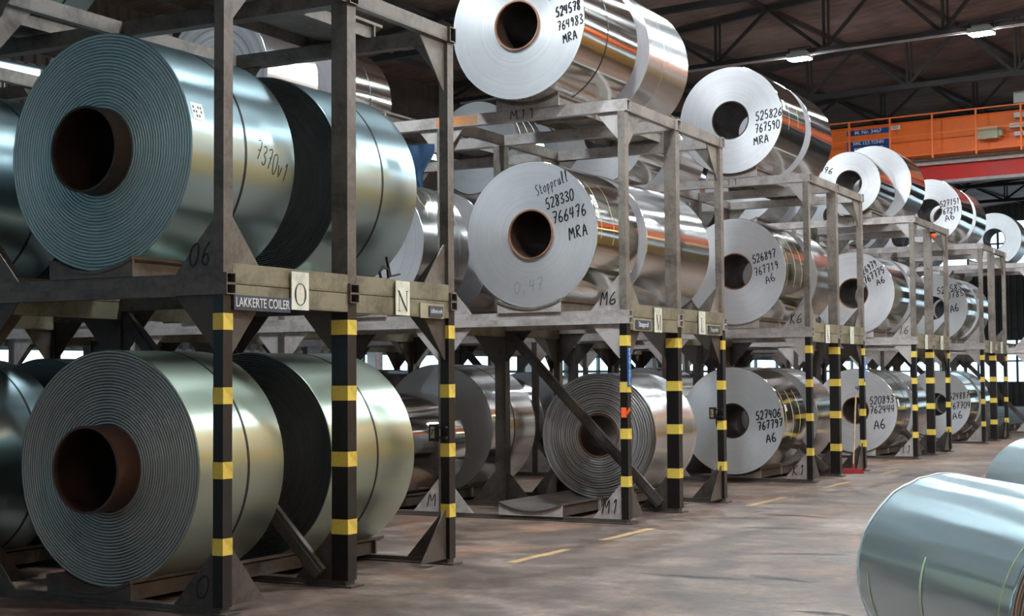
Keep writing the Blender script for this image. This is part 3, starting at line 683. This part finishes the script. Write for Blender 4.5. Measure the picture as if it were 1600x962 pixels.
coil('long silver coil in the rear half of the second rack, middle tier', XC, 8.30, zc(2, .84), .84, 2.1, 'alu', 'face', .285)
coil('worn aluminium coil with loose brown-cored rings on the floor rack behind the diagonal brace', XC, 8.67, zc(1, .775), .775, 1.35, 'alu_soft', 'face_worn', .27, 0, 'core', 16, [])
# unit 3
coil('handwritten silver coil on top of the third rack, left of the crane', XC, 13.65, zc(3, .832), .832, 1.2, 'alu_mirror', 'face', .30, 0, 'core_dark', 0, [],
     [('525826', (.41, 5.51), (.84, 5.56), .13, .018), ('767590', (.40, 5.32), (.80, 5.37), .13, .018), ('MRA', (.38, 5.13), (.63, 5.18), .12, .018)],
     [(.35, .014, -.2, .3, 'chalk', .0), (.8, .014, -.1, .3, 'chalk', .0)], tag=(.08, .15, .12, .14))
coil('silver coil on top of third rack, directly behind the handwritten one', XC, 15.15, zc(3, .835), .835, 1.2, 'alu_mirror', 'face', .30)
coil('silver coil with faded handwriting, middle tier of third rack, front half', XC, 13.75, zc(2, .825), .825, 1.15, 'alu_mirror', 'face', .285, .0, 'core', 0, [],
     [('526897', (.30, 3.33), (.68, 3.42), .12, .016), ('767719', (.33, 3.13), (.72, 3.24), .12, .014), ('A6', (.51, 3.00), (.67, 3.07), .12, .014)],
     [(.08, .012, -.3, .7, 'chalk', .0), (.45, .012, -.3, .7, 'chalk', .0), (.8, .012, -.3, .7, 'chalk', .0)])
coil('silver coil with red reflection, middle tier of third rack, rear half', XC, 15.40, zc(2, .82), .82, 1.0, 'alu', 'face', .285)
coil('grey-faced handwritten coil with three yellow marks, floor tier of third rack', XC, 13.55, zc(1, .82), .82, 1.15, 'alu_mirror', 'face_fine', .27, 0, 'core_dark', 0, [],
     [('527406', (.38, .94), (.78, 1.00), .12, .020), ('767797', (.41, .78), (.81, .85), .12, .020), ('A6', (.54, .59), (.71, .63), .13, .020)],
     [(.10, .016, -.25, .6, 'chalk', .0), (.45, .016, -.35, .6, 'chalk', .0), (.80, .016, -.3, .6, 'chalk', .0)], tag=(.1, .18, .1, .1))
coil('silver coil on floor tier of third rack, behind the yellow-marked one', XC, 15.35, zc(1, .81), .81, 1.0, 'alu', 'face_fine', .27)
# unit 4
coil('smallest top-tier silver coil, on the fourth rack in front of the crane signs', XC, 20.44, zc(3, .62), .62, 1.2, 'alu_mirror', 'face', .26, 0, 'core_dark', 0, [],
     [('096', (-.60, 5.62), (-.32, 5.54), .12, .018)], [])
coil('larger silver coil rising behind the smallest top-tier coil, fourth rack', XC, 22.23, zc(3, .80), .80, 1.25, 'alu_mirror', 'face', .28)
coil('silver coil with slanting handwriting, middle tier of fourth rack, front half', XC, 20.61, zc(2, .81), .81, 1.2, 'alu_mirror', 'face', .30, 0, 'core', 0, [],
     [('526979', (.15, 3.52), (.50, 3.74), .13, .018), ('767775', (.24, 3.38), (.64, 3.60), .13, .020), ('A6', (.48, 3.33), (.65, 3.42), .12, .020)], [])
coil('silver coil in rear half of fourth rack, middle tier', XC, 22.2, zc(2, .81), .81, 1.2, 'alu', 'face', .28)
coil('white-faced handwritten coil behind the broom, floor tier of fourth rack', XC, 20.63, zc(1, .815), .815, 1.1, 'alu', 'face', .27, 0, 'core', 0, [.7],
     [('520893', (.28, 1.04), (.76, 1.08), .14, .018), ('762444', (.28, .86), (.77, .90), .14, .018), ('A6', (.36, .55), (.60, .59), .18, .022), ('4', (.0, 1.3), (.09, 1.3), .1, .016)], [], tag=(.08, .1, .12, .14))
coil('silver coil in rear half of fourth rack, floor tier', XC, 22.2, zc(1, .8), .8, 1.2, 'alu', 'face_fine', .27)
# unit 5
coil('handwritten silver coil on top of fifth rack, under the red crane beam', XC, 27.5, zc(3, .76), .76, 1.35, 'alu_mirror', 'face', .29, 0, 'core_dark', 0, [],
     [('527151', (.26, 5.56), (.72, 5.63), .13, .02), ('767271', (.25, 5.37), (.71, 5.44), .13, .02), ('A6', (.38, 5.20), (.62, 5.28), .15, .02)], [])
coil('silver coil on top of fifth rack, behind the handwritten one', XC, 29.25, zc(3, .76), .76, 1.3, 'alu', 'face', .28)
coil('handwritten strapped silver coil, middle tier of fifth rack, front half', XC, 27.73, zc(2, .80), .80, 1.1, 'alu_mirror', 'face_fine', .28, 0, 'core_dark', 0, [.5],
     [('527583', (.10, 3.52), (.69, 3.62), .14, .02), ('70785', (.22, 3.38), (.74, 3.47), .14, .02), ('A6', (.41, 3.06), (.62, 3.12), .18, .022)], [])
coil('silver coil in rear half of fifth rack, middle tier', XC, 29.2, zc(2, .8), .8, 1.25, 'alu', 'face', .28)
coil('handwritten grey-faced coil, floor tier of fifth rack, front half', XC, 27.86, zc(1, .80), .80, 1.0, 'alu_mirror', 'face_fine', .27, 0, 'core_dark', 0, [],
     [('524887', (.30, 1.02), (.77, 1.06), .14, .018), ('767704', (.30, .78), (.80, .83), .15, .018), ('A6', (.38, .54), (.63, .60), .16, .02)], [])
coil('silver coil in rear half of fifth rack, floor tier', XC, 29.2, zc(1, .8), .8, 1.2, 'alu', 'face_fine', .27)
# unit 6
coil('silver coil with wide see-through core at the right edge, top tier', XC, 35.9, zc(3, .76), .76, 1.1, 'alu_soft', 'face_fine', .31, 0, 'core_dark')
# rows further back from the aisle
rd = random.Random(21)
def CX(c): return XC-W*(c-1)
CN = {2: 'second', 3: 'third', 4: 'fourth'}
skip = {(1, 2, 3, 1), (2, 2, 3, 0), (2, 2, 3, 1), (1, 3, 1, 1), (1, 3, 2, 1)}
spec = {(2, 2, 1, 0): dict(R_=.66, fin='alu_mirror', y=-.17, Ln=1.45), (2, 2, 1, 1): dict(R_=.84, fin='alu', y=.0, face='face_fine', strap=.6), (2, 2, 2, 1): dict(fin='alu', R_=.84),
        (2, 3, 3, 0): dict(fin='alu_soft', face='face_worn', R_=.84), (2, 3, 3, 1): dict(fin='alu_mirror', strap=.7, R_=.84, Ln=1.25),
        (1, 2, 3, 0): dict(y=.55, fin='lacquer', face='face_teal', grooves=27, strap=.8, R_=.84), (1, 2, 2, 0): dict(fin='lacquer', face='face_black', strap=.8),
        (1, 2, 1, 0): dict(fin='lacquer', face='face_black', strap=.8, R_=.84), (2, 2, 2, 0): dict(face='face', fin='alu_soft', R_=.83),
        (3, 2, 3, 0): dict(fin='alu_mirror', R_=.80), (3, 2, 3, 1): dict(R_=.78)}
vis = {1: {2: (1, 2, 3), 3: (1, 2)}, 2: {2: (1, 2, 3), 3: (1, 2, 3), 4: (1, 2, 3)}, 3: {2: (1, 2, 3), 3: (1, 2, 3), 4: (1,)}, 4: {2: (1, 2, 3), 3: (1, 2, 3)}, 5: {2: (2, 3), 3: (3,)}, 6: {2: (3,)}}
for u in vis:
    for c in vis[u]:
        for t in vis[u][c]:
            for b in (0, 1):
                if (u, c, t, b) in skip: continue
                k = dict(R_=round(rd.uniform(.76, .85), 2), fin=rd.choice(['alu', 'alu', 'alu_soft', 'alu_mirror']), face=rd.choice(['face', 'face', 'face_fine']), y=0, Ln=round(rd.uniform(1.0, 1.2), 1), grooves=0, strap=None)
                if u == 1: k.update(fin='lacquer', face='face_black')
                k.update(spec.get((u, c, t, b), {}))
                y = (u-1)*PITCHY+(.12 if b == 0 else 1.78)+k['y']
                mk = []
                if (u, c, t) == (2, 2, 2): mk = [(.2+.3*i, .014, .4, 1.0, 'chalk', .1) for i in range(3)]
                if (u, c, t) == (3, 2, 3): mk = [(.3, .02, .5, 1.0, 'chalk', 0), (.7, .02, .5, 1.0, 'chalk', 0)]
                if (u, c, t) == (3, 3, 3): mk = [(.15+.3*i, .02, .2, 1.2, 'white', 0) for i in range(3)]
                lab = '%s coil, %s, %s rack, %s row from the aisle, %s' % ({'lacquer': 'dark lacquered', 'alu': 'bright silver', 'alu_soft': 'satin silver', 'alu_mirror': 'polished silver'}[k['fin']], TOPV[t].replace('-', ' '), RACKN[u-1], CN[c], 'nearer one' if b == 0 else 'farther one')
                coil(lab, CX(c), y, zc(t, k['R_']), k['R_'], k['Ln'], k['fin'], k['face'], .285, 0, 'core' if rd.random() < .5 else 'core_dark', k['grooves'], k['strap'] and [k['strap']], (), mk, seg=80, group='coils in the rows behind the aisle row')
# foreground coils on the floor at the right
def fcoil(label, far, near, R_, marks, strap=None):
    d = Vector((far[0]-near[0], far[1]-near[1])); ang = math.atan2(-d.x, d.y)
    return coil(label, near[0], near[1], R_, R_, d.length, 'alu_fg', 'face_worn', .24, 0, 'core_dark', 18, strap, (), marks, seg=160, rot=ang)
M['alu_fg'] = barrel('satin_foreground', (.62, .81, .90), .25, .6, .05, .6)  # bluish base: blue of the reflections put into the colour
bsdf(M['alu_fg']).inputs['Metallic'].default_value = .82
fcoil('satin silver coil lying on the floor in the lower right corner', (4.75, .45), (5.83, -1.2), .525,
      [(1.02, .034, PI*.885, PI*1.12, 'chalk_green', .0), (1.80, .03, PI*.99, PI*1.14, 'chalk_green', .0), (.10, .006, PI*.6, PI*1.1, 'chalk', .0)])
for c_ in [o for o in COL.objects if o.get('label', '').startswith('satin silver coil')]:
    rg = random.Random(8); mb = MB(); Ln_ = 1.97; n = 60; R1 = []; R2 = []
    for i in range(n):
        a = 2*PI*i/n; q = .5265+rg.uniform(0, .007); R1.append((q*math.cos(a), Ln_-.008-rg.uniform(0, .022), q*math.sin(a))); R2.append(((q+.001)*math.cos(a), Ln_+.006, (q+.001)*math.sin(a)))
    mb.add(R1+R2, [(i, (i+1) % n, n+(i+1) % n, n+i) for i in range(n)]); ob('edge_wrap', mb.mesh('edge_wrap', ['wrap']), c_)
fcoil('satin silver coil lying on the floor behind the lower right one', (4.41, 6.01), (5.35, 4.3), .525, [])
# ------------------------------------------------------------------ loose things
br = thing('broom', 'push broom with red head and pale wooden handle leaning on a striped post', 'broom', (-.02, 16.10, 0))
ob('broom_head', MB().prism([(-.17, 0), (.17, 0), (.165, .05), (.15, .08), (-.15, .08), (-.165, .05)], 'y', -.05, .05).mesh('broom_head', ['broom_red']), br, rot=(0, 0, .3))
ob('handle', MB().cyl((0, 0, .07), (.02, .18, 1.32), .013, 10).mesh('handle', ['wood']), br)
ob('socket', MB().cyl((0, 0, .05), (.002, .02, .15), .022, 10).mesh('socket', ['broom_red']), br)
# blue rag over the inner beam of the second rack
mb = MB(); n = 8; V = []
for i in range(n+1):
    for j in range(n+1):
        s_, t_ = i/n, j/n; wd = .24*(1-.75*t_)
        V.append((-2.62+wd*(s_-.5)*1.6+.03*math.sin(t_*7), -.03-.025*math.sin(s_*11+t_*3), 4.58-.50*t_))
mb.add(V, [(i*(n+1)+j, i*(n+1)+j+1, (i+1)*(n+1)+j+1, (i+1)*(n+1)+j) for i in range(n) for j in range(n)], 0, True)
ob('rag', mb.mesh('rag', ['cloth_blue']), None, (0, 6.86, -.22), label='dark blue rag hanging under the top rail of the second rack', category='cloth')
# orange tags
tg = MB().box((-.01, -.004, -.06), (.05, .004, .05)).prism([(.05, .0), (.09, .05), (.10, .02), (.06, -.03)], 'y', -.004, .004)
ob('tag', tg.mesh('tag', ['tag_orange']), None, (-.06, Y2-.008, 1.22), label='small orange tag stuck on the blue-signed striped post', category='tag')
lm = thing('warning_lamp', 'small orange-red lamp clamped on the top beam of the fourth rack', 'lamp', (.05, 22.15, 4.40))
ob('lens', MB().strip([(.001, -.05), (.05, -.045), (.06, 0), (.05, .045), (.001, .05)], 16).mesh('lens', ['tag_orange']), lm)
ob('clamp', MB().box((-.06, -.05, .04), (.05, .05, .08)).mesh('clamp', ['black']), lm)
# looped black strap end on the side beam
import itertools
pts = [Vector((0, 2.02+.0, 2.42)), Vector((.0, 2.0, 2.47)), Vector((0, 2.05, 2.52)), Vector((0, 2.12, 2.50)), Vector((0, 2.13, 2.43)), Vector((0, 2.07, 2.41))]
mb = MB(); 
for a, b in zip(pts, pts[1:]): mb.bar(a, b, .02, .012)
mb.bar((0, 2.10, 2.60), (0, 2.16, 2.44), .02, .012); mb.bar((0, 2.13, 2.44), (0, 2.30, 2.47), .02, .012)
ob('strap_offcut', mb.mesh('strap_offcut', ['strap']), None, (-.03, 0, -.01), label='looped black strap end lying on the beam above the letter N plate', category='strap')
# crane boards
board(cr, 'sign_board', -9.98, -8.62, 8.90, 9.06, 0, 'blue_sign', 'M. Nr. 3467', .15, 'white', .002, 1.15)
board(cr, 'sign_board', -9.98, -8.62, 8.56, 8.74, 0, 'blue_sign', 'SWL 13,5 TONN', .15, 'white', .002, .90)
board(cr, 'sign_board', -9.98, -8.62, 8.38, 8.555, 0, 'blue_sign', 'BYGGEAAR 1987', .13, 'white', .002, .95)
board(cr, 'sign_board', -8.58, -8.30, 8.96, 9.08, 0, 'white', 'RS 3', .09, 'ink', 0, 1.)
ob('control_box', MB().box((-5.85, -.45, 8.35), (-5.28, -.1, 8.70)).box((-5.28, -.35, 8.42), (-5.18, -.15, 8.60)).mesh('control_box', ['box_beige']), cr)
for q, (a, b, c, d) in enumerate(((-4.82, -3.6, 8.88, 9.02), (-4.95, -3.6, 8.6, 8.73), (-4.82, -3.6, 8.36, 8.48), (-4.82, -4.3, 9.3, 9.62))):
    ob('control_box', MB().box((a, -.4, c), (b, -.1, d)).mesh('control_box', ['box_grey']), cr)
